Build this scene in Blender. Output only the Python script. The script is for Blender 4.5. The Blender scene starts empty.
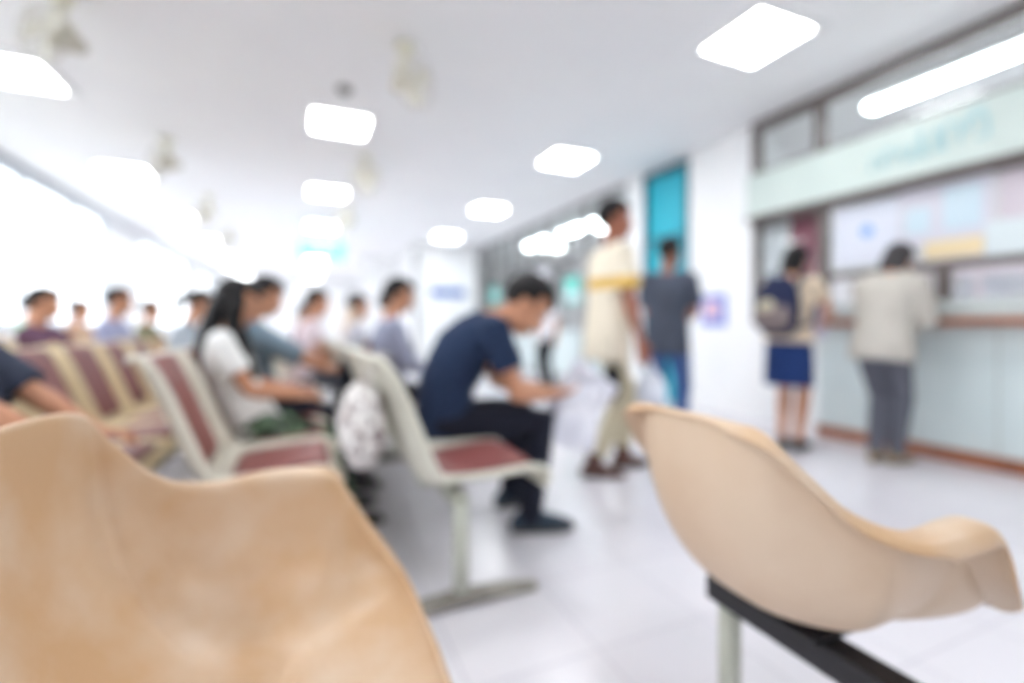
import bpy, bmesh, math, random
from mathutils import Vector as V, Matrix as M, noise
random.seed(7)
PI = math.pi
sc = bpy.context.scene
COL = sc.collection

# ------------------------------------------------------------------ colour / materials
def lin(c):
    r = []
    for v in c[:3]:
        v /= 255.0
        r.append(v / 12.92 if v <= .04045 else ((v + .055) / 1.055) ** 2.4)
    return (r[0], r[1], r[2], 1.0)

def nodes(name):
    m = bpy.data.materials.new(name); m.use_nodes = True
    nt = m.node_tree
    return m, nt, nt.nodes['Principled BSDF'], nt.links

def mat(name, c, rough=.5, c2=None, scale=6, bump=0, bscale=60, metal=0, spec=.5, coat=0, contrast=(.35, .65), detail=3):
    m, nt, b, L = nodes(name)
    b.inputs['Base Color'].default_value = lin(c)
    b.inputs['Roughness'].default_value = rough
    b.inputs['Metallic'].default_value = metal
    b.inputs['Specular IOR Level'].default_value = spec
    b.inputs['Coat Weight'].default_value = coat
    tc = nt.nodes.new('ShaderNodeTexCoord')
    if c2:
        n = nt.nodes.new('ShaderNodeTexNoise'); n.inputs['Scale'].default_value = scale; n.inputs['Detail'].default_value = detail
        r = nt.nodes.new('ShaderNodeValToRGB')
        r.color_ramp.elements[0].position = contrast[0]; r.color_ramp.elements[1].position = contrast[1]
        r.color_ramp.elements[0].color = lin(c); r.color_ramp.elements[1].color = lin(c2)
        L.new(tc.outputs['Object'], n.inputs['Vector']); L.new(n.outputs['Fac'], r.inputs['Fac'])
        L.new(r.outputs['Color'], b.inputs['Base Color'])
    if bump:
        n = nt.nodes.new('ShaderNodeTexNoise'); n.inputs['Scale'].default_value = bscale; n.inputs['Detail'].default_value = 2
        bp = nt.nodes.new('ShaderNodeBump'); bp.inputs['Strength'].default_value = bump; bp.inputs['Distance'].default_value = .01
        L.new(tc.outputs['Object'], n.inputs['Vector']); L.new(n.outputs['Fac'], bp.inputs['Height']); L.new(bp.outputs['Normal'], b.inputs['Normal'])
    return m

def fabric(name, c, c2=None):
    c2 = c2 or tuple(min(255, v * 1.04 + 2) for v in c)
    return mat(name, c, .85, c2, 18, .2, 140, spec=.2, contrast=(.2, .8))

def emit(name, c, s):
    m, nt, b, L = nodes(name)
    b.inputs['Base Color'].default_value = lin(c)
    b.inputs['Emission Color'].default_value = lin(c)
    b.inputs['Emission Strength'].default_value = s
    return m

def glass(name, tint=(255, 255, 255), refl=.06):
    m = bpy.data.materials.new(name); m.use_nodes = True
    nt = m.node_tree; nt.nodes.clear(); L = nt.links
    out = nt.nodes.new('ShaderNodeOutputMaterial'); mx = nt.nodes.new('ShaderNodeMixShader')
    t = nt.nodes.new('ShaderNodeBsdfTransparent'); g = nt.nodes.new('ShaderNodeBsdfGlossy')
    t.inputs['Color'].default_value = lin(tint); g.inputs['Roughness'].default_value = .02
    mx.inputs[0].default_value = refl
    L.new(t.outputs[0], mx.inputs[1]); L.new(g.outputs[0], mx.inputs[2]); L.new(mx.outputs[0], out.inputs[0])
    return m

def banded(name, c, bands, axis=2, extra=None, space='Generated'):
    """cloth with woven colour bands at fixed heights of the garment"""
    m, nt, b, L = nodes(name)
    tc = nt.nodes.new('ShaderNodeTexCoord'); sp = nt.nodes.new('ShaderNodeSeparateXYZ')
    L.new(tc.outputs[space], sp.inputs[0])
    r = nt.nodes.new('ShaderNodeValToRGB'); r.color_ramp.interpolation = 'CONSTANT'
    e = r.color_ramp.elements
    e[0].position = 0; e[0].color = lin(c); e[1].position = .999; e[1].color = lin(c)
    for lo, hi, cc in bands:
        x = e.new(lo); x.color = lin(cc)
        x = e.new(hi); x.color = lin(c)
    L.new(sp.outputs[axis], r.inputs['Fac']); L.new(r.outputs['Color'], b.inputs['Base Color'])
    b.inputs['Roughness'].default_value = .85; b.inputs['Specular IOR Level'].default_value = .2
    return m

def patterned(name, cols, scale=14, rough=.85, dist='F1'):
    """printed cloth: random patches of several colours"""
    m, nt, b, L = nodes(name)
    tc = nt.nodes.new('ShaderNodeTexCoord'); v = nt.nodes.new('ShaderNodeTexVoronoi'); v.inputs['Scale'].default_value = scale
    sp = nt.nodes.new('ShaderNodeSeparateXYZ'); r = nt.nodes.new('ShaderNodeValToRGB'); r.color_ramp.interpolation = 'CONSTANT'
    L.new(tc.outputs['Object'], v.inputs['Vector']); L.new(v.outputs['Color'], sp.inputs[0]); L.new(sp.outputs[0], r.inputs['Fac'])
    e = r.color_ramp.elements
    while len(e) < len(cols): e.new(.5)
    for i, c in enumerate(cols):
        e[i].position = i / len(cols); e[i].color = lin(c)
    L.new(r.outputs['Color'], b.inputs['Base Color']); b.inputs['Roughness'].default_value = rough
    b.inputs['Specular IOR Level'].default_value = .2
    return m

def tiles(name, c1, c2, grout, size, rough, mortar=.006, bias=0):
    m, nt, b, L = nodes(name)
    tc = nt.nodes.new('ShaderNodeTexCoord'); br = nt.nodes.new('ShaderNodeTexBrick')
    br.offset = 0; br.inputs['Color1'].default_value = lin(c1); br.inputs['Color2'].default_value = lin(c2)
    br.inputs['Mortar'].default_value = lin(grout); br.inputs['Scale'].default_value = 1
    br.inputs['Mortar Size'].default_value = mortar; br.inputs['Brick Width'].default_value = size; br.inputs['Row Height'].default_value = size
    L.new(tc.outputs['Object'], br.inputs['Vector'])
    n = nt.nodes.new('ShaderNodeTexNoise'); n.inputs['Scale'].default_value = 1.6; n.inputs['Detail'].default_value = 5
    mx = nt.nodes.new('ShaderNodeMix'); mx.data_type = 'RGBA'; mx.blend_type = 'MULTIPLY'
    rr = nt.nodes.new('ShaderNodeValToRGB'); rr.color_ramp.elements[0].color = (.93, .925, .93, 1); rr.color_ramp.elements[1].color = (1, 1, 1, 1)
    L.new(tc.outputs['Object'], n.inputs['Vector']); L.new(n.outputs['Fac'], rr.inputs['Fac'])
    mx.inputs['Factor'].default_value = 1
    L.new(br.outputs['Color'], mx.inputs[6]); L.new(rr.outputs['Color'], mx.inputs[7]); L.new(mx.outputs[2], b.inputs['Base Color'])
    b.inputs['Roughness'].default_value = rough
    return m

MT = {}
MT['floor'] = tiles('floor tile', (234, 231, 236), (228, 225, 231), (214, 210, 218), .4, .22, .004)
MT['ceiling'] = mat('ceiling paint', (248, 248, 248), .9, (245, 245, 246), 1.2)
MT['wall'] = mat('white wall paint', (246, 246, 246), .6, (241, 242, 243), 1.5)
MT['alu'] = mat('grey aluminium frame', (158, 158, 158), .45)
MT['darkframe'] = mat('dark bronze frame', (110, 100, 97), .5)
MT['whiteframe'] = mat('white window frame', (214, 220, 228), .4)
MT['palegreen'] = mat('pale blue counter laminate', (220, 232, 232), .35, (214, 227, 228), 2)
MT['ledge'] = mat('grey green ledge laminate', (196, 204, 202), .35)
MT['wood'] = mat('red brown wood trim', (166, 98, 60), .45, (144, 82, 50), 9)
MT['signboard'] = mat('sign board acrylic', (206, 218, 212), .4, (200, 213, 207), 2)
MT['tealtext'] = mat('pale teal lettering', (172, 210, 215), .5)
MT['teal'] = mat('teal door paint', (22, 178, 200), .4, (30, 170, 192), 3)
MT['tealsign'] = mat('sea green sign face', (96, 214, 200), .45)
MT['white'] = mat('white plastic', (240, 240, 240), .4)
MT['paper'] = mat('white paper', (244, 243, 250), .7, (234, 235, 246), 6)
MT['maroon'] = mat('maroon curtain cloth', (176, 106, 124), .85, (156, 86, 106), 14)
MT['pad'] = mat('maroon vinyl', (142, 78, 74), .42, (124, 64, 62), 9, .1, 220)
MT['padold'] = mat('faded maroon vinyl', (136, 82, 82), .5, (120, 68, 70), 9, .1, 220)
MT['shellwhite'] = mat('ivory shell plastic', (222, 220, 206), .4, (208, 206, 192), 5)
MT['shellbeige'] = mat('beige shell plastic', (222, 204, 166), .42, (206, 186, 146), 5)
MT['shellgrey'] = mat('off white shell plastic', (218, 212, 196), .4, (206, 201, 186), 5)
MT['tanin'] = mat('worn tan fibreglass inside', (200, 164, 126), .38, (212, 190, 166), 5.5, .06, 90, contrast=(.38, .66), detail=5)
MT['tanout'] = mat('chalky tan fibreglass outside', (208, 182, 155), .5, (214, 192, 168), 5, .08, 110, detail=5)
MT['legpaint'] = mat('pale grey green enamel', (196, 198, 186), .45, (184, 186, 172), 10)
MT['footdark'] = mat('scuffed foot metal', (118, 112, 104), .5, (160, 156, 146), 12)
MT['black'] = mat('black painted steel', (30, 29, 34), .45)
MT['fancream'] = mat('cream fan enamel', (236, 233, 214), .4)
MT['fanmotor'] = mat('brown grey fan motor', (206, 200, 184), .45)
MT['wire'] = mat('fan guard wire', (206, 201, 188), .4)
MT['diffuser'] = emit('lit ceiling diffuser', (250, 253, 255), 14.5)
MT['tube'] = emit('lit fluorescent tube', (244, 250, 255), 13)
MT['pane'] = glass('clear window glass')
MT['officepane'] = glass('counter glass', (246, 249, 248), .022)
MT['shoe'] = mat('dark shoe leather', (52, 50, 54), .5)
MT['sole'] = mat('shoe sole rubber', (96, 92, 88), .7)
MT['eyewhite'] = mat('eye white', (196, 186, 178), .35)
MT['iris'] = mat('dark iris', (36, 24, 18), .2)
MT['lips'] = mat('lips', (168, 100, 88), .5)
MT['hair'] = mat('black hair', (16, 14, 15), .5, (28, 24, 25), 60, .5, 120, spec=.25)
MT['hairgrey'] = mat('grey black hair', (50, 47, 49), .55, (76, 72, 74), 60, .5, 120, spec=.25)
SKIN = [mat('tan skin', (206, 150, 118), .55, (196, 138, 106), 12), mat('deep tan skin', (166, 104, 80), .55, (152, 94, 72), 12),
        mat('light tan skin', (222, 172, 140), .55, (212, 160, 130), 12)]

# ------------------------------------------------------------------ mesh helpers
class MB:
    def __init__(s): s.bm = bmesh.new()
    def box(s, c, d, R=None, bev=0, bseg=2):
        r = bmesh.ops.create_cube(s.bm, size=1.0)
        vs = r['verts']
        mx = M.Translation(V(c)) @ (R.to_4x4() if R else M.Identity(4)) @ M.Diagonal((d[0], d[1], d[2], 1))
        bmesh.ops.transform(s.bm, matrix=mx, verts=vs)
        if bev:
            es = {e for v in vs for e in v.link_edges}
            bmesh.ops.bevel(s.bm, geom=list(es), offset=bev, segments=bseg, affect='EDGES', profile=.5)
        return s
    def ell(s, c, r, R=None, seg=20, ring=14):
        x = bmesh.ops.create_uvsphere(s.bm, u_segments=seg, v_segments=ring, radius=1)
        mx = M.Translation(V(c)) @ (R.to_4x4() if R else M.Identity(4)) @ M.Diagonal((r[0], r[1], r[2], 1))
        bmesh.ops.transform(s.bm, matrix=mx, verts=x['verts']); return s
    def loft(s, pts, rad, side=V((0, 1, 0)), n=16, cap0='flat', cap1='flat', power=2.0):
        pts = [V(p) for p in pts]; rad = [(r, r) if not isinstance(r, tuple) else r for r in rad]
        k = len(pts); tan = []
        for i in range(k):
            t = (pts[min(i + 1, k - 1)] - pts[max(i - 1, 0)])
            tan.append(t.normalized() if t.length > 1e-9 else V((0, 0, 1)))
        rows = []
        sd = V(side)
        if abs(sd.normalized().dot(tan[0])) > .95: sd = V((0, 0, 1)) if abs(tan[0].z) < .9 else V((1, 0, 0))
        fr = []
        for t in tan:
            a = sd - t * sd.dot(t)
            if a.length < 1e-3: a = t.orthogonal()
            a.normalize(); b = t.cross(a); fr.append((a, b)); 
        seq = []
        if cap0 == 'round':
            for f in (.15, .55, .85):
                seq.append((pts[0] - tan[0] * min(rad[0]) * math.sqrt(1 - f * f) * .95, (rad[0][0] * f, rad[0][1] * f), fr[0]))
        for i in range(k): seq.append((pts[i], rad[i], fr[i]))
        if cap1 == 'round':
            for f in (.85, .55, .15):
                seq.append((pts[-1] + tan[-1] * min(rad[-1]) * math.sqrt(1 - f * f) * .95, (rad[-1][0] * f, rad[-1][1] * f), fr[-1]))
        for p, r, (a, b) in seq:
            ring = []
            for j in range(n):
                th = 2 * PI * j / n; cx, sx = math.cos(th), math.sin(th)
                e = 2.0 / power
                cx = math.copysign(abs(cx) ** e, cx); sx = math.copysign(abs(sx) ** e, sx)
                ring.append(s.bm.verts.new(p + a * (r[0] * cx) + b * (r[1] * sx)))
            rows.append(ring)
        for i in range(len(rows) - 1):
            for j in range(n):
                s.bm.faces.new((rows[i][j], rows[i][(j + 1) % n], rows[i + 1][(j + 1) % n], rows[i + 1][j]))
        s.bm.faces.new(list(reversed(rows[0]))); s.bm.faces.new(rows[-1])
        return s
    def cyl(s, p0, p1, r, n=20): return s.loft([p0, p1], [r, r], n=n)
    def torus(s, c, R, r, ax=V((0, 0, 1)), n=28, m=8):
        ax = V(ax).normalized(); a = ax.orthogonal().normalized(); b = ax.cross(a); rows = []
        for i in range(n):
            t = 2 * PI * i / n; d = a * math.cos(t) + b * math.sin(t)
            rows.append([s.bm.verts.new(V(c) + d * (R + r * math.cos(2 * PI * j / m)) + ax * r * math.sin(2 * PI * j / m)) for j in range(m)])
        for i in range(n):
            for j in range(m):
                s.bm.faces.new((rows[i][j], rows[(i + 1) % n][j], rows[(i + 1) % n][(j + 1) % m], rows[i][(j + 1) % m]))
        return s
    def grid(s, P, close_u=False):
        rows = [[s.bm.verts.new(p) for p in r] for r in P]
        for i in range(len(rows) - (0 if close_u else 1)):
            a, b = rows[i], rows[(i + 1) % len(rows)]
            for j in range(len(a) - 1):
                s.bm.faces.new((a[j], b[j], b[j + 1], a[j + 1]))
        return s
    def mesh(s, name, smooth=False):
        bmesh.ops.recalc_face_normals(s.bm, faces=s.bm.faces)
        me = bpy.data.meshes.new(name); s.bm.to_mesh(me); s.bm.free()
        if smooth: me.shade_smooth()
        return me

def evaluated(me, mods):
    """bake a list of (type, {settings}) modifiers into a new mesh"""
    o = bpy.data.objects.new('tmp', me); COL.objects.link(o)
    for ty, kw in mods:
        md = o.modifiers.new(ty, ty)
        for k, v in kw.items(): setattr(md, k, v)
    dg = bpy.context.evaluated_depsgraph_get(); dg.update()
    r = bpy.data.meshes.new_from_object(o.evaluated_get(dg))
    bpy.data.objects.remove(o); bpy.data.meshes.remove(me)
    r.shade_smooth()
    return r

def remeshed(mb, vox=.008, sm=4, ratio=.5):
    return evaluated(mb.mesh('m'), [('REMESH', dict(mode='VOXEL', voxel_size=vox)), ('SMOOTH', dict(factor=.5, iterations=sm)),
                                    ('DECIMATE', dict(ratio=ratio))])

def link(name, me, mats, parent=None, label=None):
    me.name = name
    if not isinstance(mats, (list, tuple)): mats = [mats]
    if len(me.materials) == 0:
        for m in mats: me.materials.append(m)
    o = bpy.data.objects.new(name, me); COL.objects.link(o)
    if parent: o.parent = parent
    if label: o['label'] = label
    return o

def obj(name, mb, mats, parent=None, smooth=False, label=None, mods=None):
    me = mb.mesh(name, smooth)
    if mods:
        for m in (mats if isinstance(mats, (list, tuple)) else [mats]): me.materials.append(m)
        me = evaluated(me, mods)
    return link(name, me, mats, parent, label)

def tag(o, label, cat, group=None, kind=None):
    o['label'] = label; o['category'] = cat
    if group: o['group'] = group
    if kind: o['kind'] = kind
    return o

def thing(name, label, cat, loc=(0, 0, 0), rz=0, group=None):
    o = bpy.data.objects.new(name, None); COL.objects.link(o); o.empty_display_size = .1
    o.location = loc; o.rotation_euler = (0, 0, rz)
    return tag(o, label, cat, group)

def dup(root, loc, rz, label, group=None):
    def cp(o, parent):
        c = o.copy(); COL.objects.link(c)
        if parent: c.parent = parent
        for ch in list(o.children): cp(ch, c)
        return c
    r = cp(root, None); r.location = loc; r.rotation_euler = (0, 0, rz); r['label'] = label
    if group: r['group'] = group
    return r

def struct(o, label, cat):
    return tag(o, label, cat, kind='structure')

# ------------------------------------------------------------------ camera
F = 480.0; TH = math.radians(23.43)
cam = bpy.data.cameras.new('camera'); co = bpy.data.objects.new('camera', cam); COL.objects.link(co)
co.location = (0, 0, .95); co.rotation_euler = (PI / 2, 0, -TH)
cam.sensor_width = 36; cam.lens = F / 1024 * 36; cam.shift_y = -13.5 / 1024; cam.clip_start = .02
cam.dof.use_dof = True; cam.dof.focus_distance = .45; cam.dof.aperture_fstop = .95; cam.dof.aperture_blades = 0
sc.camera = co

# ------------------------------------------------------------------ room shell
CEIL = 3.07; XL = -3.4; XP = 4.3; XR = 7.4; YB = -2.6; YF = 23.0
struct(obj('floor', MB().box(((XL + XR) / 2, (YB + YF) / 2, -.05), (XR - XL + .4, YF - YB + .4, .1)), MT['floor']), 'glossy pale lavender white tiled floor', 'floor')
struct(obj('ceiling', MB().box(((XL + XR) / 2, (YB + YF) / 2, CEIL + .06), (XR - XL + .4, YF - YB + .4, .1)), MT['ceiling']), 'flat white painted ceiling with rows of square lights', 'ceiling')
wb = MB().box((XL - .1, (YB + YF) / 2, .5), (.2, YF - YB + .4, 1.0)).box((XL - .1, (YB + YF) / 2, 3.035), (.2, YF - YB + .4, .07))
bays = [(-1.6, 2.4), (2.5, 6.95), (7.05, 11.5), (13.4, 18.6), (20.0, 22.6)]
edges = [YB] + [v for b in bays for v in b] + [YF]
for i in range(0, len(edges), 2):
    wb.box((XL - .1, (edges[i] + edges[i + 1]) / 2, 2.0), (.2, edges[i + 1] - edges[i], 2.0))
struct(obj('wall_left', wb, MT['wall']), 'white wall under and between the bright windows', 'wall')
for i, (a, b) in enumerate(bays):
    w = MB(); c = (a + b) / 2
    for z in (1.02, 2.98): w.box((XL - .1, c, z), (.08, b - a, .05))
    for y in (a + .025, b - .025): w.box((XL - .1, y, 2.0), (.08, .05, 1.92))
    nb = max(2, round((b - a) / 1.5))
    for k in range(1, nb): w.box((XL - .1, a + (b - a) * k / nb, 2.0), (.06, .035, 1.92))
    wo = obj('window_%d' % (i + 1), w, MT['whiteframe'])
    struct(wo, 'bright daylit window bay number %d along the long glazed wall' % (i + 1), 'window')
    obj('pane', MB().box((XL - .1, c, 2.0), (.008, b - a - .06, 1.9)), MT['pane'], wo)
    obj('sill', MB().box((XL + .03, c, 1.0), (.14, b - a, .03), bev=.006), MT['whiteframe'], wo)
struct(obj('trim_1', MB().box((XL + .02, (YB + YF) / 2, 3.03), (.06, YF - YB, .07)), mat('grey cornice', (168, 172, 178), .5)), 'grey trim running along the ceiling above the windows', 'trim')
struct(obj('wall_back', MB().box(((XL + XR) / 2, YB - .1, CEIL / 2), (XR - XL, .2, CEIL)), MT['wall']), 'plain white wall behind the seated photographer', 'wall')
struct(obj('wall_far', MB().box(((XL + XR) / 2, YF + .1, CEIL / 2), (XR - XL, .2, CEIL)), MT['wall']), 'white wall closing the far end of the hall', 'wall')
struct(obj('wall_right', MB().box((XR + .1, (YB + YF) / 2, CEIL / 2), (.2, YF - YB, CEIL)), mat('office wall paint', (236, 230, 232), .6)), 'pale office wall behind the counter glass', 'wall')
# white block at the far end and pillars
struct(obj('wall_block', MB().box(((2.56 + XP) / 2, (12.0 + YF) / 2, CEIL / 2), (XP - 2.56, YF - 12.0, CEIL)), MT['wall']), 'white wall with a blue sign where the aisle ends', 'wall')
struct(obj('trim_2', MB().box((4.22, 11.98, 1.45), (.09, .06, 2.9), bev=.01), MT['alu']), 'grey upright at the corner right of the blue sign', 'trim')
struct(obj('trim_3', MB().box((2.56, 11.98, 1.45), (.1, .08, 2.9), bev=.01), MT['alu']), 'grey upright at the corner left of the blue sign', 'trim')
struct(obj('wall_pillar', MB().box((XP + .2, 4.05, CEIL / 2), (.4, .9, CEIL)), MT['wall']), 'broad white pillar between teal door and counter glass', 'wall')
struct(obj('wall_column', MB().box((XP + .1, 5.49, CEIL / 2), (.3, .32, CEIL)), MT['wall']), 'narrow white column beyond the teal door', 'wall')
struct(obj('wall_pier', MB().box((1.9, 15.0, CEIL / 2), (.55, .5, CEIL)), MT['wall']), 'white pier standing in the far hall left of the blue sign', 'wall')
struct(obj('ground', MB().box((XL - 30.3, 10, -.4), (60, 90, .1)), mat('pale light bounce ground', (186, 187, 182), .8, (172, 174, 168), .6)), 'unseen ground outside the long windows, added to shape the ceiling light', 'ground')  # out of view; blocks sky light from below, pale to bounce some up
# teal door
d = obj('door_1', MB().box((XP + .06, 4.93, 1.47), (.05, .74, 2.94), bev=.004), MT['teal'])
struct(d, 'tall teal door beside the white pillar', 'door')
fr = MB()
for y in (4.53, 5.33): fr.box((XP + .02, y, 1.5), (.08, .05, 3.0))
fr.box((XP + .02, 4.93, 2.98), (.08, .84, .08)).box((XP + .02, 4.93, 2.12), (.06, .74, .035))
obj('frame', fr, mat('dark teal frame', (34, 96, 112), .5), d)
h = MB().loft([(XP - .01, 4.66, .98), (XP - .05, 4.66, .98), (XP - .05, 4.66, 1.12), (XP - .01, 4.66, 1.12)], [.01] * 4, n=10)
obj('handle', h, mat('steel handle', (180, 180, 180), .3, metal=1), d, True)
# glazed partition further down the aisle
n = 5; y0, y1 = 5.65, 12.0
for i in range(n):
    a = y0 + (y1 - y0) * i / n; b = y0 + (y1 - y0) * (i + 1) / n; c = (a + b) / 2; w = MB()
    for y in (a + .03, b - .03): w.box((XP + .05, y, CEIL / 2), (.09, .06, CEIL))
    for z, t in ((.05, .1), (.95, .05), (2.2, .06), (3.03, .08)): w.box((XP + .05, c, z), (.08, b - a - .1, t))
    w.box((XP + .05, c, 2.62), (.06, .04, .8))
    wo = obj('window_%d' % (6 + i), w, MT['alu'])
    struct(wo, 'glazed partition bay number %d counted from the narrow white column' % (i + 1), 'window')
    obj('pane', MB().box((XP + .05, c, CEIL / 2), (.008, b - a - .1, CEIL - .1)), MT['officepane'], wo)
    obj('lower_panel', MB().box((XP + .05, c, .5), (.03, b - a - .12, .86)), MT['palegreen'], wo)
# room divider walls behind partition / counter
struct(obj('wall_divider', MB().box(((XP + XR) / 2 + .2, 4.05, CEIL / 2), (XR - XP - .4, .12, CEIL)), MT['wall']), 'white wall dividing counter office from the glazed rooms', 'wall')

# ------------------------------------------------------------------ counter front (plane x = XP, y 3.6 down to the camera side)
YC0, YC1, YC2 = -1.2, 2.87, 3.6
w = MB()
w.box((XP + .03, (YB + YC2) / 2, 3.03), (.1, YC2 - YB, .08))
w.box((XP + .03, (YB + YC2) / 2, 2.54), (.08, YC2 - YB, .05))
w.box((XP + .03, (YB + YC2) / 2, 2.05), (.08, YC2 - YB, .06))
for y in (YC2 - .03, 2.9, .9, -1.2): w.box((XP + .03, y, 2.79), (.09, .07, .5))
wo = obj('window_11', w, MT['darkframe']); struct(wo, 'dark framed transom windows above the long counter sign', 'window')
obj('pane', MB().box((XP + .03, (YB + YC2) / 2, 2.79), (.008, YC2 - YB, .44)), MT['officepane'], wo)
w = MB()
for y, t in ((YC1, .065), (1.0, .06), (-.9, .06)): w.box((XP + .03, y, 1.55), (.1, t, 1.0))
for y in (1.98,): w.box((XP + .03, y, 1.24), (.08, .07, .36))
w.box((XP + .03, (YC0 + YC1) / 2, 1.41), (.092, YC1 - YC0, .06))
wo = obj('window_12', w, MT['darkframe']); struct(wo, 'dark framed service window above the counter ledge', 'window')
obj('pane', MB().box((XP + .03, (YC0 + YC1) / 2, 1.74), (.008, YC1 - YC0, .58)), MT['officepane'], wo)
# white wall bay with curtained window next to the pillar
w = MB().box((XP + .06, (YC1 + YC2) / 2, .5), (.12, YC2 - YC1, 1.0))
struct(obj('wall_bay', w, MT['wall']), 'low white wall beneath the curtained window by the pillar', 'wall')
w = MB()
for y in (YC2 - .03,): w.box((XP + .03, y, 1.53), (.08, .05, 1.0))
w.box((XP + .03, (YC1 + YC2) / 2, 1.02), (.08, YC2 - YC1, .05))
wo = obj('window_13', w, MT['darkframe']); struct(wo, 'curtained window between the pillar and the service window', 'window')
obj('pane', MB().box((XP + .03, (YC1 + YC2) / 2, 1.53), (.008, YC2 - YC1, .96)), MT['officepane'], wo)
P = []
for k in range(41):
    y = 2.93 + .31 * k / 40
    P.append([V((XP + .08 + .018 * math.sin(k * 1.45), y, z)) for z in (1.03, 1.4, 1.8, 2.04)])
tag(obj('curtain', MB().grid(P), MT['maroon'], None, True, mods=[('SOLIDIFY', dict(thickness=.004))]), 'maroon curtain drawn beside the dark post of the service window', 'curtain')
P = []
for k in range(41):
    y = 3.25 + .32 * k / 40
    P.append([V((XP + .075 + .012 * math.sin(k * 1.2), y, z)) for z in (1.03, 1.4, 1.8, 2.04)])
tag(obj('curtain', MB().grid(P), mat('white sheer cloth', (228, 226, 232), .8), None, True, mods=[('SOLIDIFY', dict(thickness=.004))]), 'white curtain filling the narrow window next to the pillar', 'curtain')

ct = thing('service_counter', 'long pale blue service counter with red brown wooden edge and kick board', 'counter', (XP, (YC0 + YC1) / 2, 0))
Lc = YC1 - YC0
obj('front_panel', MB().box((-.02, 0, .53), (.06, Lc, .88)), MT['palegreen'], ct)
for k in range(5): obj('panel_seam', MB().box((-.052, -Lc / 2 + Lc * (k + .5) / 5, .53), (.006, .012, .86)), MT['ledge'], ct)
obj('ledge', MB().box((0, 0, 1.085), (.34, Lc, .13), bev=.012), MT['ledge'], ct)
obj('edge_trim', MB().box((-.03, 0, .995), (.36, Lc, .05), bev=.01), MT['wood'], ct)
obj('kick_board', MB().box((-.06, 0, .045), (.04, Lc, .09), bev=.006), MT['wood'], ct)

sg = thing('sign_board', 'long pale green sign board with faint teal lettering over the counter', 'sign', (XP - .06, 1.0, 2.3))
obj('panel', MB().box((0, .1, 0), (.08, 5.0, .43), bev=.012), MT['signboard'], sg)
obj('lower_rail', MB().box((.0, .1, -.235), (.09, 5.0, .04)), MT['darkframe'], sg)
def glyphs(mb, y0, x, zc, hgt, count, rnd, gap=.62):
    """rounded looping letter strokes, read along -y (from the aisle)"""
    y = y0
    for k in range(count):
        wd = hgt * rnd.uniform(.5, .7); r = hgt * .075; t = rnd.randrange(4)
        pts = [(0, -.5), (0, .3), (.3, .5), (.7, .5), (1, .3), (1, -.5)]
        if t == 1: pts = [(0, .4), (0, -.5), (1, -.5), (1, .5)]
        if t == 2: pts = [(.15, .1), (0, .3), (.3, .5), (.8, .5), (1, .2), (1, -.5), (.5, -.5)]
        if t == 3: pts = [(.4, .5), (.4, -.5), (.8, -.5)]
        mb.loft([(x, y - wd * a, zc + hgt * b * .9) for a, b in pts], [r] * len(pts), side=V((1, 0, 0)), n=8)
        mb.torus((x, y - wd * pts[0][0], zc + hgt * pts[0][1] * .9), r * 1.3, r * .6, V((1, 0, 0)), 12, 6)
        if rnd.random() < .4: mb.loft([(x, y, zc + hgt * .62), (x, y - wd, zc + hgt * .72)], [r * .8] * 2, side=V((1, 0, 0)), n=8)
        y -= wd + hgt * .22
rnd = random.Random(4); g = MB(); glyphs(g, 1.4, -.042, -.03, .12, 4, rnd); glyphs(g, 1.06, -.042, .02, .17, 3, rnd)
obj('lettering', g, MT['tealtext'], sg, True)
# notices on the service glass
def poster(name, label, y, z, w, h, m, extra=None, x=None, cat='poster', group=None):
    t = thing(name, label, cat, ((XP + .02) if x is None else x, y, z), 0, group)
    obj('sheet', MB().box((0, 0, 0), (.006, w, h), bev=.0015), m, t)
    if extra:
        for nm, mb, mm in extra: obj(nm, mb, mm, t)
    return t
blue = mat('blue print', (120, 168, 228), .6); ybr = mat('yellow card', (234, 214, 172), .6); ptl = mat('pale teal print', (202, 220, 230), .6); ppk = mat('pale pink card', (208, 198, 206), .6)
bd = mat('notice board cloth', (212, 210, 220), .7)
poster('notice_sheet', 'large white notice with a round blue emblem, next to the dark post', 2.52, 1.74, .5, .5, mat('notice paper', (216, 220, 232), .6),
       [('emblem', MB().loft([(-.006, -.02, .02), (-.003, -.02, .02)], [.05, .05], n=24), blue)], group=None)
poster('notice_sheet', 'white notice with two pale teal blocks, high on the service glass', 1.98, 1.8, .56, .44, bd,
       [('print_block', MB().box((-.005, .16, -.03), (.004, .16, .2)), ptl), ('print_block', MB().box((-.005, -.11, .02), (.004, .22, .3)), ptl)])
poster('notice_sheet', 'yellow card taped low on the service glass', 1.92, 1.53, .34, .13, ybr, x=XP + .012)
poster('notice_sheet', 'dusky pink card high on the service glass', 1.55, 1.84, .24, .34, ppk)
poster('notice_sheet', 'pale mint paper sheet under the dusky pink card', 1.52, 1.55, .44, .26, mat('mint paper', (216, 226, 228), .6), x=XP + .012)
poster('notice_sheet', 'white paper propped in the service opening left of the lady in the beige jacket', 2.5, 1.18, .42, .32, MT['paper'], x=XP + .3)
poster('notice_sheet', 'white paper propped in the service opening beside the dark divider', 2.08, 1.18, .32, .32, MT['paper'], x=XP + .3)
poster('notice_sheet', 'white paper propped in the rightmost service opening', 1.62, 1.18, .5, .32, MT['paper'], x=XP + .3)
poster('notice_sheet', 'blue bordered notice with pink centre on the white pillar', 4.12, 1.15, .36, .36, mat('violet blue print', (120, 140, 212), .6), x=XP - .004, extra=
       [('print_block', MB().box((-.005, .02, .01), (.004, .2, .2)), mat('pink print', (226, 190, 206), .6))])
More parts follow.
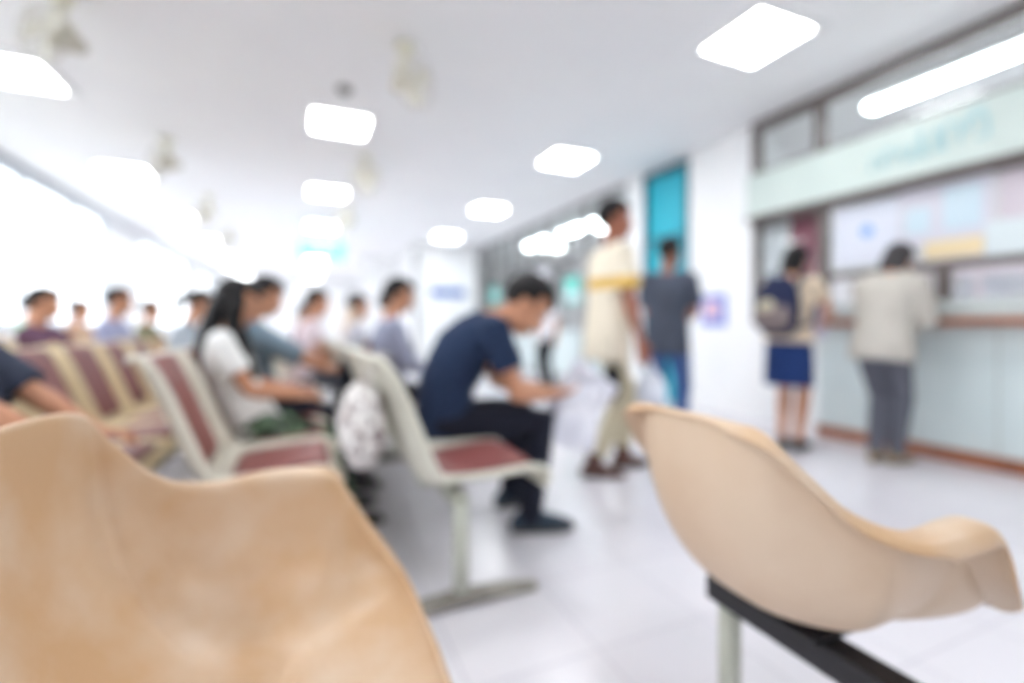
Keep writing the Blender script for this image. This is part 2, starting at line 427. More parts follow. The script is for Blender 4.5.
# office work surface behind the glass + cabinets
dk = thing('office_desk', 'white office desk behind the service window', 'desk', (XP + .6, 1.0, 0))
obj('worktop', MB().box((0, 0, 1.0), (.75, 4.2, .04)), MT['white'], dk); obj('apron_panel', MB().box((.3, 0, .5), (.04, 4.2, .96)), MT['white'], dk)
cb = thing('office_cabinet', 'pale cabinet against the office wall behind the counter', 'cabinet', (XR - .3, 1.2, 0))
obj('body', MB().box((0, 0, 1.0), (.5, 4.0, 2.0), bev=.01), mat('pale cabinet paint', (222, 212, 218), .5), cb)
for k in range(5): 
    dd = obj('door', MB().box((-.26, -1.6 + .8 * k, 1.0), (.02, .76, 1.9), bev=.005), mat('cabinet door paint', (226, 216, 222), .45), cb)
    obj('handle', MB().box((-.28, -1.28 + .8 * k, 1.0), (.02, .02, .14)), MT['alu'], dd)

def tube_light(label, x, y, z, ln, group=None):
    t = thing('tube_light', label, 'ceiling light', (x, y, z), 0, group)
    obj('housing', MB().box((0, 0, .05), (.16, ln, .05), bev=.01), MT['white'], t)
    for s in (-.04, .04): obj('tube', MB().loft([(s, -ln / 2 + .02, 0), (s, ln / 2 - .02, 0)], [.022, .022], n=12), MT['tube'], t, True)
    obj('stem', MB().box((0, 0, (CEIL + .01 - z) / 2 + .03), (.03, .03, CEIL + .01 - z - .06)), MT['white'], t)
    return t
tube_light('long double fluorescent tube light above the counter sign', 4.62, 1.98, 2.9, 1.4)
tube_light('added tube light brightening the counter office from deep inside', 6.3, 1.0, 2.9, 1.4)  # extra tube added only to make the office interior brighter
tube_light('fluorescent tube light behind the glazed partition, next after the narrow column', 4.8, 7.9, 2.84, 1.3)
tube_light('fluorescent tube light behind the glazed partition, further along the aisle', 4.8, 9.6, 2.84, 1.3)
bl = thing('globe_lamp', 'small round lamp glowing behind the glazed partition near the narrow column', 'lamp', (5.0, 6.9, 2.8))
obj('globe', MB().ell((0, 0, 0), (.07, .07, .07)), emit('lit globe', (238, 246, 255), 7), bl, True)
obj('stem', MB().cyl((0, 0, .06), (0, 0, CEIL + .01 - 2.8), .012), MT['white'], bl)
# posters in the partition
poster('wall_poster', 'sea green poster on the glazed partition behind the walking man', 7.35, 1.62, .5, .45, MT['tealsign'], x=XP + .04, extra=
       [('caption', MB().box((-.005, 0, -.1), (.004, .4, .12)), MT['paper'])])
poster('wall_poster', 'white poster on the glazed partition above the navy shirt man', 8.56, 1.8, .6, .6, MT['paper'], x=XP + .04, extra=
       [('picture', MB().box((-.005, 0, .05), (.004, .3, .3)), ptl)])
poster('wall_poster', 'sea green poster at the far end of the glazed partition', 11.1, 1.75, .62, .4, MT['tealsign'], x=XP + .04, extra=
       [('picture', MB().box((-.005, .1, 0), (.004, .2, .2)), MT['paper'])])
# blue sign on far block
t = thing('blue_sign', 'wide blue sign on the white wall at the end of the aisle', 'sign', (3.4, 11.98, 1.86))
obj('panel', MB().box((0, 0, 0), (.9, .03, .2), bev=.006), mat('blue sign face', (38, 98, 178), .5), t)
r2 = random.Random(9)
# hanging sign
t = thing('hanging_sign', 'sea green hanging sign in the middle of the far hall', 'sign', (.36, 10.95, 2.44))
obj('panel', MB().box((0, 0, .15), (.86, .05, .34), bev=.01), MT['tealsign'], t)
for s in (-.3, .3): obj('hanger_rod', MB().cyl((s, 0, .3), (s, 0, CEIL + .01 - 2.44), .01), MT['alu'], t)
g = MB(); x = -.34
while x < .3:
    wd = r2.uniform(.05, .1); g.box((x + wd / 2, -.028, .17), (wd, .006, .09), bev=.002); x += wd + .03
obj('lettering', g, mat('white sign lettering', (206, 240, 236), .5), t)
# far door-like bright panel & dark frames at the hall end
dn = obj('door_2', MB().box((.2, YF - .03, 1.05), (1.0, .05, 2.1)), mat('grey far door', (176, 178, 182), .5)); struct(dn, 'grey double door in the far end wall', 'door')

# ------------------------------------------------------------------ ceiling lights and fans
ORD = ['first', 'second', 'third', 'fourth', 'fifth', 'sixth', 'seventh', 'eighth', 'ninth']
lt = thing('ceiling_light', 'x', 'ceiling light', (0, 0, 0))
fr = MB()
for s in (-1, 1):
    fr.box((s * .295, 0, -.012), (.07, .66, .03)); fr.box((0, s * .295, -.012), (.52, .07, .03))
obj('frame', fr, MT['white'], lt)
obj('diffuser', MB().box((0, 0, -.008), (.52, .52, .014), bev=.003), MT['diffuser'], lt)
first = True
for x, nm, rows in ((3.02, 'in the row nearest the counter', 4), (.34, 'in the row over the middle aisle', 8), (-2.2, 'in the row by the windows', 8)):
    k0 = 0
    for k in range(rows + (1 if True else 0)):
        y = -.25 + 2.75 * k
        if k == 0: lab = 'square lit ceiling panel overhead behind the camera, ' + nm
        elif k == 1 and x < 3: lab = 'square lit ceiling panel just above the picture edge, ' + nm
        else:
            lab = '%s square lit ceiling panel from the camera, %s' % (ORD[k0], nm); k0 += 1
        g = 'square ceiling panels'
        if first: lt.location = (x, y, CEIL); lt['label'] = lab; lt['group'] = g; first = False
        else: dup(lt, (x, y, CEIL), 0, lab, g)
for y, lab in ((-.25, 'added lit panel brightening the counter office, nearer the camera'), (2.3, 'added lit panel brightening the counter office, nearer the dividing wall'),
               (5.6, 'first added lit panel brightening the rooms behind the glazed partition'), (8.4, 'second added lit panel brightening the rooms behind the glazed partition'), (11.0, 'third added lit panel brightening the rooms behind the glazed partition')):
    dup(lt, (6.4 if y < 4 else 5.9, y if y < 0 or y > 4 else 1.9, CEIL), 0, lab, 'square ceiling panels')  # invented panels, added to lift the dark office and partition rooms
fan = thing('ceiling_fan', 'x', 'fan', (0, 0, 0))
obj('mount', MB().loft([(0, 0, 0), (0, 0, -.03), (0, 0, -.06)], [.075, .07, .04], n=24), MT['fancream'], fan, True)
obj('stem', MB().loft([(0, 0, -.05), (0, 0, -.2)], [.032, .032], n=14), MT['fancream'], fan, True)
obj('motor', MB().loft([(-.03, 0, -.3), (.0, 0, -.27), (.05, 0, -.26), (.1, 0, -.27)], [.055, .075, .075, .05], side=V((0, 1, 0)), n=20, cap0='round', cap1='round'), MT['fanmotor'], fan, True)
obj('yoke', MB().loft([(.03, 0, -.17), (.03, 0, -.22)], [.05, .05], n=16), MT['fancream'], fan, True)
for k in range(3):
    a = 2 * PI * k / 3 + .4; u = V((0, math.cos(a), math.sin(a))); wv = V((0, -math.sin(a), math.cos(a)))
    P = [[V((-.09, 0, -.29)) + u * (.03 + .15 * i / 6) + wv * ((j / 4 - .5) * (.05 + .07 * math.sin(PI * (i + 1) / 8))) + V((.03 * (j / 4 - .5), 0, 0)) for j in range(5)] for i in range(7)]
    obj('blade', MB().grid(P), mat('fan blade', (224, 221, 208), .4), fan, True, mods=[('SOLIDIFY', dict(thickness=.004))])
gd = MB()
for R_, xx in ((.2, -.09), (.14, -.15), (.14, -.03), (.06, -.16)): gd.torus((xx, 0, -.29), R_, .003, V((1, 0, 0)), 32, 5)
for k in range(18):
    a = 2 * PI * k / 18; u = V((0, math.cos(a), math.sin(a))); c = V((0, 0, -.29))
    gd.loft([c + V((-.165, 0, 0)) + u * .04, c + V((-.15, 0, 0)) + u * .14, c + V((-.09, 0, 0)) + u * .2, c + V((-.03, 0, 0)) + u * .14, c + V((-.02, 0, 0)) + u * .06], [.0022] * 5, n=5)
obj('guard', gd, MT['wire'], fan, True)
first = True
for x, nm in ((-1.42, 'left of the middle panels'), (.7, 'right of the middle panels')):
    for k in range(4):
        y = (3.95 if x < 0 else 3.63) + 2.55 * k; lab = '%s orbit fan from the camera under the ceiling, %s' % (ORD[k], nm); rz = (.9, .3, -.5, .6)[k] + (0 if x < 0 else 1.2)
        if first: fan.location = (x, y, CEIL); fan.rotation_euler = (0, 0, rz); fan['label'] = lab; fan['group'] = 'orbit fans under the ceiling'; first = False
        else: dup(fan, (x, y, CEIL), rz, lab, 'orbit fans under the ceiling')
t = thing('smoke_detector', 'grey round smoke detector on the ceiling before the middle light panels', 'smoke detector', (.33, 4.5, CEIL))
obj('base', MB().loft([(0, 0, .005), (0, 0, -.02)], [.07, .065], n=24), mat('grey detector plastic', (150, 148, 146), .5), t)
obj('sensor_cap', MB().loft([(0, 0, -.02), (0, 0, -.045)], [.045, .03], n=24), mat('dark detector cap', (110, 108, 106), .5), t)

# ------------------------------------------------------------------ seating: tan tub chairs on a beam
def cr(pts, per=5):
    out = []; n = len(pts)
    for i in range(n - 1):
        p0, p1, p2, p3 = pts[max(i - 1, 0)], pts[i], pts[i + 1], pts[min(i + 2, n - 1)]
        for k in range(per):
            t = k / per
            out.append([.5 * ((2 * b) + (-a + c) * t + (2 * a - 5 * b + 4 * c - d) * t * t + (-a + 3 * b - 3 * c + d) * t ** 3) for a, b, c, d in zip(p0, p1, p2, p3)])
    out.append(list(pts[-1])); return out
#        x     y     z     w    ox  oy  oz
HALF = [(.275, 0, .425, .02, 1, 0, -.7), (.272, .12, .425, .02, 1, 0, -.7), (.255, .205, .44, .03, .8, .5, -.5), (.205, .25, .50, .055, .25, 1, 0),
        (.165, .268, .575, .072, .05, 1, 0), (.13, .275, .622, .074, .1, 1, 0), (.03, .278, .63, .068, 0, 1, -.08), (-.08, .278, .63, .05, 0, 1, -.15), (-.165, .262, .655, .034, -.3, .9, -.2),
        (-.235, .228, .725, .026, -.6, .75, -.1), (-.272, .18, .778, .022, -.85, .35, -.1), (-.288, .09, .792, .02, -1, .1, -.1), (-.29, 0, .794, .02, -1, 0, -.1)]
C0 = V((.03, 0, .395))
def tub_mesh(HALF):
    hp = cr(HALF, 5)
    loop = hp + [[p[0], -p[1], p[2], p[3], p[4], -p[5], p[6]] for p in reversed(hp[1:-1])]
    rows = []
    for p in loop:
        R_ = V(p[:3]); o = V(p[4:7]).normalized(); w = p[3]; row = []
        for k in range(1, 11):
            a = PI / 2 * k / 10; h = math.sin(a) ** .66; g = (1 - math.cos(a)) ** .95
            row.append(V((C0.x + (R_.x - C0.x) * h, C0.y + (R_.y - C0.y) * h, C0.z + (R_.z - C0.z) * g)))
        up = V((0, 0, .006)) if w > .04 else V((0, 0, .003))
        row.append(R_ + o * w * .18 + up); row.append(R_ + o * w * .5 + up * 1.2); row.append(R_ + o * w * .85 + up * .6); row.append(R_ + o * w + V((-.0, 0, -.024 if w > .06 else (-.012 if w > .03 else -.006))))
        rows.append(row)
    mb = MB(); mb.grid(rows, True)
    c = mb.bm.verts.new(C0); mb.bm.verts.ensure_lookup_table()
    n = len(loop); m = len(rows[0]); vs = list(mb.bm.verts)
    for i in range(n): mb.bm.faces.new((c, vs[i * m], vs[((i + 1) % n) * m]))
    bmesh.ops.recalc_face_normals(mb.bm, faces=mb.bm.faces)
    # make normals point to the sitter
    f = min(mb.bm.faces, key=lambda f: (f.calc_center_median() - C0).length)
    if f.normal.z < 0: bmesh.ops.reverse_faces(mb.bm, faces=mb.bm.faces)
    me = bpy.data.meshes.new('shell'); mb.bm.to_mesh(me); mb.bm.free()
    me.materials.append(MT['tanin']); me.materials.append(MT['tanout'])
    return evaluated(me, [('SOLIDIFY', dict(thickness=.009, offset=-1, material_offset=1, material_offset_rim=0)), ('SUBSURF', dict(levels=1))])
HB = list(HALF)   # wider back
HB[6:] = [(.02, .278, .636, .068, 0, 1, -.08), (-.08, .28, .628, .05, 0, 1, -.15), (-.155, .275, .652, .036, -.3, .9, -.2),
        (-.225, .262, .73, .03, -.6, .75, -.1), (-.266, .25, .79, .024, -.85, .35, -.1), (-.29, .12, .806, .02, -1, .1, -.1), (-.292, 0, .808, .02, -1, 0, -.1)]
HN = list(HALF)   # narrower back, deeper turned-down arm ends
HN[2:] = [(.25, .19, .44, .022, .8, .5, -.5), (.175, .222, .485, .06, .2, 1, 0), (.1, .236, .56, .072, .05, 1, 0), (.058, .24, .634, .07, .05, 1, 0), (-.01, .244, .646, .068, 0, 1, -.08), (-.105, .24, .642, .056, 0, 1, -.15),
        (-.172, .204, .672, .046, -.3, .9, -.2), (-.225, .17, .732, .05, -.5, .8, -.1), (-.265, .136, .786, .05, -.7, .65, -.1), (-.288, .075, .797, .02, -1, .1, -.1), (-.29, 0, .798, .02, -1, 0, -.1)]
def tub_chair(label, x, y, beam_to, posts, half):
    tub = tub_mesh(half)
    t = thing('beam_chair', label, 'chair', (x, y, 0))
    s = link('shell', tub, [], t)
    if half is HB: s.scale = (1, 1.06, 1); s.rotation_euler = (.055, 0, 0); s.location = (0, .03, 0)
    obj('mounting_plate', MB().box((.02, 0, .374), (.2, .2, .01), bev=.003), MT['black'], t)
    for a, b in ((-.06, .085), (-.06, -.085), (.1, .085), (.1, -.085)): obj('screw', MB().cyl((a, b, .36), (a, b, .382), .009, 10), MT['black'], t)
    y0, y1 = beam_to
    obj('beam', MB().box((-.03, (y0 + y1) / 2 - y, .342), (.06, y1 - y0, .055), bev=.006), MT['black'], t)
    for py in posts:
        obj('post', MB().loft([(-.03, py - y, .03), (-.03, py - y, .325)], [(.02, .022)] * 2, n=16, power=4), MT['legpaint'], t, True)
        obj('foot_bar', MB().box((-.03, py - y, .018), (.5, .045, .036), bev=.01), MT['footdark'], t)
    return t
tub_chair('tan fibreglass tub chair seen from its worn open front, bottom left corner', -.08, .785, (-1.4, 1.0), (.93, -.9), HB)
tub_chair('tan tub chair seen from behind, on a black beam at the bottom right', .93, .68, (-1.4, .86), (.815, -.9), HN)

# ------------------------------------------------------------------ seating: padded bench rows
PROF = [(.215, .385), (.228, .41), (.215, .432), (.14, .437), (.0, .425), (-.12, .418), (-.19, .43), (-.235, .49), (-.28, .6), (-.325, .72), (-.368, .825), (-.382, .85), (-.392, .852)]
def prof_pts(off=0, lo=0, hi=None, per=3):
    pts = cr([(a, b) for a, b in PROF], per); hi = hi or len(pts) - 1; out = []
    for i, (x, z) in enumerate(pts):
        a = pts[max(i - 1, 0)]; b = pts[min(i + 1, len(pts) - 1)]
        t = V((b[0] - a[0], 0, b[1] - a[1])).normalized(); nrm = V((t.z, 0, -t.x))
        out.append((V((x, 0, z)), nrm))
    return [(p + nr * off, nr) for p, nr in out[lo:hi + 1]]
def bench_shell():
    rows = []
    pp = prof_pts(); n = len(pp)
    for i, (p, nr) in enumerate(pp):
        f = i / (n - 1)
        w = .238 if f < .6 else .238 - .03 * ((f - .6) / .4) ** 2
        wing = .03 + .03 * max(0, math.sin(PI * max(0, (f - .3)) / .7)); wing *= min(1, (f + .02) * 4) * min(1, (1 - f) * 5)
        row = []
        for v in (-1.06, -1.05, -1, -.94, -.84, -.7, -.4, 0, .4, .7, .84, .94, 1, 1.05, 1.06):
            a = abs(v); e = max(0, (min(a, 1) - .7) / .3); lift = wing * e ** 2
            if a > 1.055: lift -= .02
            row.append(V((0, w * v, 0)) + p + nr * lift)
        rows.append(row)
    return rows
BSH = bench_shell()
def shell_mesh(m):
    me = MB().grid(BSH).mesh('seat_shell'); me.materials.append(m)
    return evaluated(me, [('SOLIDIFY', dict(thickness=.014, offset=0)), ('SUBSURF', dict(levels=1))])
def pad_mesh(lo, hi, w, m):
    rows = [[p + V((0, w * v, 0)) + nr * (0.006 * (1 - v * v) + (0 if .0 < k / (hi - lo) < 1 else -.01)) for v in (-1, -.95, -.6, 0, .6, .95, 1)] for k, (p, nr) in enumerate(prof_pts(.018, lo, hi))]
    me = MB().grid(rows).mesh('pad'); me.materials.append(m)
    return evaluated(me, [('SOLIDIFY', dict(thickness=.03, offset=0)), ('BEVEL', dict(width=.008, segments=2)), ('SUBSURF', dict(levels=1))])
NP = len(prof_pts()) - 1
PADS = {k: (pad_mesh(7, 15, .175, MT[k]), pad_mesh(20, 31, .165, MT[k])) for k in ('pad', 'padold')}
SHELLS = {k: shell_mesh(MT[k]) for k in ('shellwhite', 'shellbeige', 'shellgrey')}
def bench(label, x, ys, shell, pad, group='rows of padded beam seats'):
    t = thing('beam_bench', label, 'bench', (x, ys[0], 0), 0, group)
    for y in ys:
        s = link('seat_shell', SHELLS[shell], [], t); s.location = (0, y - ys[0], 0)
        link('seat_pad', PADS[pad][0], [], s); link('back_pad', PADS[pad][1], [], s)
        obj('bracket', MB().box((-.06, y - ys[0], .392), (.26, .16, .02), bev=.004), MT['legpaint'], t)
    L_ = ys[-1] - ys[0]
    obj('beam', MB().box((-.08, L_ / 2, .36), (.05, L_ + .42, .05), bev=.006), MT['legpaint'], t)
    for py in (-.2, L_ + .2):
        obj('post', MB().loft([(-.08, py, .03), (-.08, py, .36)], [(.022, .026)] * 2, n=16, power=4), MT['legpaint'], t, True)
        obj('foot_bar', MB().loft([(-.3, py, .016), (-.2, py, .028), (-.08, py, .036), (.08, py, .028), (.2, py, .016)], [(.024, .014), (.024, .022), (.026, .026), (.024, .022), (.024, .014)], n=12, power=4), MT['footdark'], t)
    return t
XS = dict(C=.57, D=-.11, E=-.77, F=-1.48, G=-2.19, H=-2.9)
def ys(a, n=4): return [a + .5 * k for k in range(n)]
bench('ivory beam seats with maroon pads, where the man in navy sits', XS['C'], ys(1.77), 'shellwhite', 'pad')
bench('off white beam seats with maroon pads, where the long haired girl sits', XS['D'], ys(2.05), 'shellgrey', 'pad')
bench('beige beam seats with faded maroon pads, directly behind the long haired girl', XS['E'], ys(1.8, 6), 'shellbeige', 'padold')
bench('beige beam seats with faded maroon pads, where the plum shirted sitter sits', XS['F'], ys(2.6, 5), 'shellbeige', 'padold')
bench('beam seats behind the ivory ones, where the hooded sitter rests', XS['C'], ys(3.9), 'shellwhite', 'padold')
bench('off white beam seats behind the man in grey blue', XS['D'], ys(4.2), 'shellgrey', 'padold')
bench('beige beam seats beyond the woman with the ponytail', XS['E'], ys(5.2), 'shellbeige', 'padold')
bench('beige beam seats where the purple shirted sitter waits', XS['F'], ys(5.2), 'shellbeige', 'padold')
bench('beige beam seats next to the windows, where the white and green shirt sits', XS['G'], ys(5.0), 'shellbeige', 'padold')
bench('ivory beam seats far down beside the open aisle', XS['C'], ys(6.3), 'shellwhite', 'padold')
bench('off white beam seats far down the hall, holding the maroon topped sitter', XS['D'], ys(6.5), 'shellgrey', 'padold')

# ------------------------------------------------------------------ people
def ik(a, b, l1, l2, pole):
    d = b - a; L = min(d.length, (l1 + l2) * .999); u = d.normalized(); b = a + u * L
    x = (l1 * l1 - l2 * l2 + L * L) / (2 * L); h = math.sqrt(max(0, l1 * l1 - x * x))
    p = V(pole) - u * V(pole).dot(u)
    p = p.normalized() if p.length > 1e-4 else u.orthogonal().normalized()
    return a + u * x + p * h, b
def dv(a): a = math.radians(a); return V((math.sin(a), 0, math.cos(a)))
def lerp(a, b, t): return a + (b - a) * t

def hand(mb, W, f, nrm, side, s, curl=22):
    f = f.normalized(); nrm = (nrm - f * nrm.dot(f)).normalized(); b = f.cross(nrm).normalized()
    if b.dot(side) < 0: b = -b            # b = thumb side
    mb.loft([W - f * .015 * s, W + f * .02 * s, W + f * .055 * s, W + f * .09 * s], [(.026 * s, .019 * s), (.034 * s, .017 * s), (.041 * s, .016 * s), (.038 * s, .013 * s)], side=b, n=12, cap0='round', cap1='round')
    for off, ln, r in ((.03, .072, .0095), (.0105, .08, .0098), (-.0095, .074, .0095), (-.029, .058, .0085)):
        p = W + f * (.086 - abs(off) * .12) * s + b * off * s; pts = [p]; a = math.radians(curl * .5); 
        for seg, k in ((.42, 1), (.32, 1), (.26, .8)):
            dr = f * math.cos(a) + nrm * math.sin(a) + b * off * 2.2
            p = p + dr.normalized() * ln * seg * s; pts.append(p); a += math.radians(curl * k)
        mb.loft(pts, [r * s, r * .98 * s, r * .9 * s, r * .78 * s], side=b, n=10, cap0='round', cap1='round')
    p = W + f * .022 * s + b * .026 * s + nrm * .006 * s
    d1 = (f * .65 + b * .72 + nrm * .25).normalized(); d2 = (f * .9 + b * .3 + nrm * .3).normalized()
    mb.loft([p, p + d1 * .038 * s, p + d1 * .038 * s + d2 * .034 * s], [.0135 * s, .011 * s, .009 * s], side=nrm, n=10, cap0='round', cap1='round')

def person(label, loc, rz, H=1.68, fem=False, pz=None, lean=(5, 10), neck=10, pitch=0, yaw=0, hands=None, feet=None, fyaw=(8, -8), lift=(0, 0), hdir=(None, None), palm=None,
           poles=None, kpole=(1, 0, .5), shirt=None, sleeve=.55, hem=.06, pants=None, plen=2.04, skirt=None, shoes=None, skin=0, hair='short', hairm=None, hood=None, detail=1, curl=22, cat='person', group=None, belly=1.0, loose=.0, hs=1.06):
    s = H / 1.70; sitting = pz is not None
    root = thing('person', label, cat, loc, rz, group)
    sk = SKIN[skin]; hairm = hairm or MT['hair']
    S0 = V((0, 0, pz if sitting else .915 * s)); a0, a1 = lean
    S1 = S0 + dv(a0) * .16 * s; S2 = S1 + dv((a0 + a1) / 2) * .17 * s; S3 = S2 + dv(a1) * .18 * s
    N = S3 + dv(neck) * .075 * s
    Rh = M.Rotation(math.radians(yaw), 3, 'Z') @ M.Rotation(math.radians(pitch), 3, 'Y')
    Hc = N + Rh @ V((.018, 0, .105)) * s * (.5 + hs / 2)
    sw = (.165 if fem else .182) * s; hw = .092 * s
    Y = V((0, 1, 0))
    b = MB()
    k = .94 if fem else 1.0
    TP = [S0 - dv(a0) * .09 * s, S0 - dv(a0) * .03 * s, S0 + dv(a0) * .06 * s, S1, lerp(S1, S2, .55), S2, lerp(S2, S3, .45), lerp(S2, S3, .8), S3 + dv(a1) * .01 * s]
    TR = [(.12, .10), (.165, .118), (.158, .108), (.138 * k, .1 * belly), (.148 * k, .106 * belly), (.162 * k, .112), (.165 * k, .10), (.125 * k, .078), (.06, .058)]
    TR = [(p * s, q * s) for p, q in TR]
    b.loft(TP, [(p * .96, q * .96) for p, q in TR], n=24, cap0='round', cap1='round')
    b.loft([S3 - dv(a1) * .04 * s, S3 + dv(neck) * .02 * s, N + Rh @ V((.0, 0, .03)) * s], [(.062 * s, .06 * s), (.052 * s, .052 * s), (.05 * s, .054 * s)], n=16, cap0='round', cap1='round')
    # head
    b_s = s; s = s * hs; s_h = s
    def hp_(x, y, z): return Hc + Rh @ V((x, y, z)) * s_h
    b.ell(hp_(-.012, 0, .03), (.094 * s, .074 * s, .088 * s), Rh, 24, 18)
    b.ell(hp_(.02, 0, -.03), (.072 * s, .06 * s, .085 * s), Rh, 20, 16)
    b.ell(hp_(.055, 0, -.085), (.03 * s, .03 * s, .026 * s), Rh, 12, 10)
    b.loft([hp_(.082, 0, .012), hp_(.096, 0, -.012), hp_(.104, 0, -.03), hp_(.09, 0, -.042)], [(.008 * s, .007 * s), (.010 * s, .009 * s), (.015 * s, .011 * s), (.012 * s, .008 * s)], n=10, cap0='round', cap1='round')
    for q in (-1, 1):
        b.ell(hp_(-.008, q * .076, -.008), (.02 * s, .010 * s, .032 * s), Rh, 12, 10)
        b.ell(hp_(.07, q * .034, -.03), (.02 * s, .02 * s, .02 * s), Rh, 10, 8)
    s = b_s
    # limbs
    SH = S2 + dv(a1) * .125 * s; arms = []; legs = []
    for i, q in enumerate((1, -1)):
        sh = SH + Y * q * sw
        tgt = V(hands[i]) if hands else sh + V((.03, q * .05, -.53)) * s
        pole = V(poles[i]) if poles and poles[i] else V((-.7, q * .45, -.5))
        el, wr = ik(sh, tgt, .285 * s, .25 * s, pole); arms.append((sh, el, wr, q))
        b.loft([sh + V((0, -q * .05, -.0)) * s, sh, lerp(sh, el, .35), lerp(sh, el, .75), el, lerp(el, wr, .25), lerp(el, wr, .7), wr],
               [(.05 * s,) * 2, (.056 * s * k,) * 2, (.05 * s * k,) * 2, (.042 * s * k,) * 2, (.039 * s * k,) * 2, (.041 * s * k,) * 2, (.031 * s * k,) * 2, (.025 * s, .021 * s)], side=V((.3, .5, .8)), n=14, cap0='round', cap1='round')
        fd = (wr - el).normalized(); 
        if hdir[i]: fd = V(hdir[i]).normalized()
        pn = V(palm[i]) if palm and palm[i] else (V((0, -q * .25, -1)) if sitting else V((0, -q, 0)))
        ths = V((0, -q, 0)) if sitting or abs(fd.z) < .6 else V((1, 0, 0))
        hand(b, wr, fd, pn, ths, s * (.92 if fem else 1.0), curl)
    for i, q in enumerate((1, -1)):
        hip = S0 + Y * q * hw - V((0, 0, .03 * s)); fy = math.radians(fyaw[i])
        ft = V(feet[i]) if feet else V((.0, q * .1, 0)) 
        ank = V((ft.x, ft.y, ft.z + .075 * s)); kn, ank = ik(hip, ank, .425 * s, .42 * s, V(kpole)); legs.append((hip, kn, ank, q))
        b.loft([hip + V((0, 0, .02 * s)), lerp(hip, kn, .3), lerp(hip, kn, .75), kn, lerp(kn, ank, .28), lerp(kn, ank, .65), ank, ank - V((0, 0, .02 * s))],
               [(.088 * s,) * 2, (.08 * s,) * 2, (.06 * s,) * 2, (.053 * s,) * 2, (.056 * s,) * 2, (.043 * s,) * 2, (.035 * s,) * 2, (.036 * s,) * 2], side=Y, n=16, cap0='round', cap1='round')
        fdv = V((math.cos(fy), math.sin(fy), 0)); lf = lift[i]
        b.loft([ank + V((0, 0, -.04 * s)) - fdv * .03 * s, ank + V((0, 0, -.045 * s)) + fdv * .06 * s, ank + V((0, 0, -.055 * s - lf)) + fdv * .15 * s], [(.03 * s, .03 * s), (.036 * s, .025 * s), (.03 * s, .014 * s)], n=12, cap0='round', cap1='round')
    vox = .0065 if detail else .009
    link('body', remeshed(b, vox, 3, .45 if detail else .35), sk, root)
    if detail:
        for q in (-1, 1):
            e = MB(); e.ell(hp_(.0655, q * .031, .004), (.0105 * s_h, .0125 * s_h, .009 * s_h), Rh, 14, 10)
            me = e.mesh('eye', True); me.materials.append(MT['eyewhite']); me.materials.append(MT['iris'])
            ax = (Rh @ V((1, 0, 0)))
            for p in me.polygons:
                if p.normal.dot(ax) > .45: p.material_index = 1
            link('eye', me, [], root)
            obj('eyebrow', MB().loft([hp_(.09, q * .015, .026), hp_(.089, q * .032, .031), hp_(.08, q * .05, .026)], [.0035 * s, .004 * s, .0025 * s], side=V((0, 0, 1)), n=8, cap0='round', cap1='round'), hairm, root, True)
        obj('lips', MB().loft([hp_(.079, .023, -.066), hp_(.09, 0, -.065), hp_(.079, -.023, -.066)], [(.003 * s, .003 * s), (.008 * s, .006 * s), (.003 * s, .003 * s)], side=V((0, 0, 1)), n=10, cap0='round', cap1='round'), MT['lips'], root, True)
    # hair
    hm = MB(); x = bmesh.ops.create_uvsphere(hm.bm, u_segments=32, v_segments=24, radius=1)
    for v in x['verts']:
        d_ = v.co.normalized(); f = 1.18
        cut = d_.z < ((-.42 if d_.x > -.3 else -.72) if hair == 'short' else -.55) or (d_.x > .2 and d_.z < .22 + .25 * abs(d_.y)) or (d_.x > -.25 and abs(d_.y) > .5 and d_.z < -.25)
        if cut: f = .84
        else: f += .03 * noise.noise(d_ * 5 + V((H * 37, 0, 0)))
        v.co = V((d_.x * .094, d_.y * .076, d_.z * .090)) * f
        v.co = Hc + Rh @ (V((-.012, 0, .032)) + v.co) * s_h
    if hair in ('long', 'tail', 'bun', 'bob'):
        bd_ = dv(a1); back = -V((bd_.z, 0, -bd_.x))
        if hair == 'long':
            c0 = hp_(-.05, 0, .04); c1 = hp_(-.07, 0, -.06); c2 = S3 + back * .07 * s + V((0, 0, .0)); c3 = S2 + back * .125 * s + V((0, 0, .06)); c4 = lerp(S1, S2, .35) + back * .13 * s
            hm.loft([c0, c1, c2, c3, c4], [(.085 * s, .06 * s), (.092 * s, .06 * s), (.10 * s, .055 * s), (.10 * s, .04 * s), (.07 * s, .022 * s)], n=20, cap0='round', cap1='round')
            for q in (-1, 1):
                hm.loft([hp_(.0, q * .07, .03), hp_(.01, q * .085, -.06), S3 + Y * q * .09 * s + V((.05, 0, .03)), S3 + Y * q * .1 * s + V((.11, 0, -.10)) * s, S2 + Y * q * .09 * s + V((.14, 0, -.06)) * s], [(.036 * s,) * 2, (.044 * s,) * 2, (.042 * s,) * 2, (.036 * s,) * 2, (.014 * s,) * 2], side=V((1, 0, 0)), n=12, cap0='round', cap1='round')
        elif hair == 'tail':
            hm.loft([hp_(-.09, 0, .05), hp_(-.14, 0, .045), hp_(-.165, 0, -.02), hp_(-.15, 0, -.12), hp_(-.13, 0, -.18)], [.025 * s, .032 * s, .036 * s, .028 * s, .01 * s], n=12, cap0='round', cap1='round')
        elif hair == 'bun':
            hm.ell(hp_(-.11, 0, .045), (.05 * s, .055 * s, .05 * s), Rh)
        elif hair == 'bob':
            hm.loft([hp_(-.03, 0, .05), hp_(-.045, 0, -.03), hp_(-.045, 0, -.10)], [(.09 * s, .07 * s), (.098 * s, .068 * s), (.088 * s, .05 * s)], n=20, cap0='round', cap1='round')
    if hair != 'none': link('hair', remeshed(hm, .006, 2, .4), hairm, root)
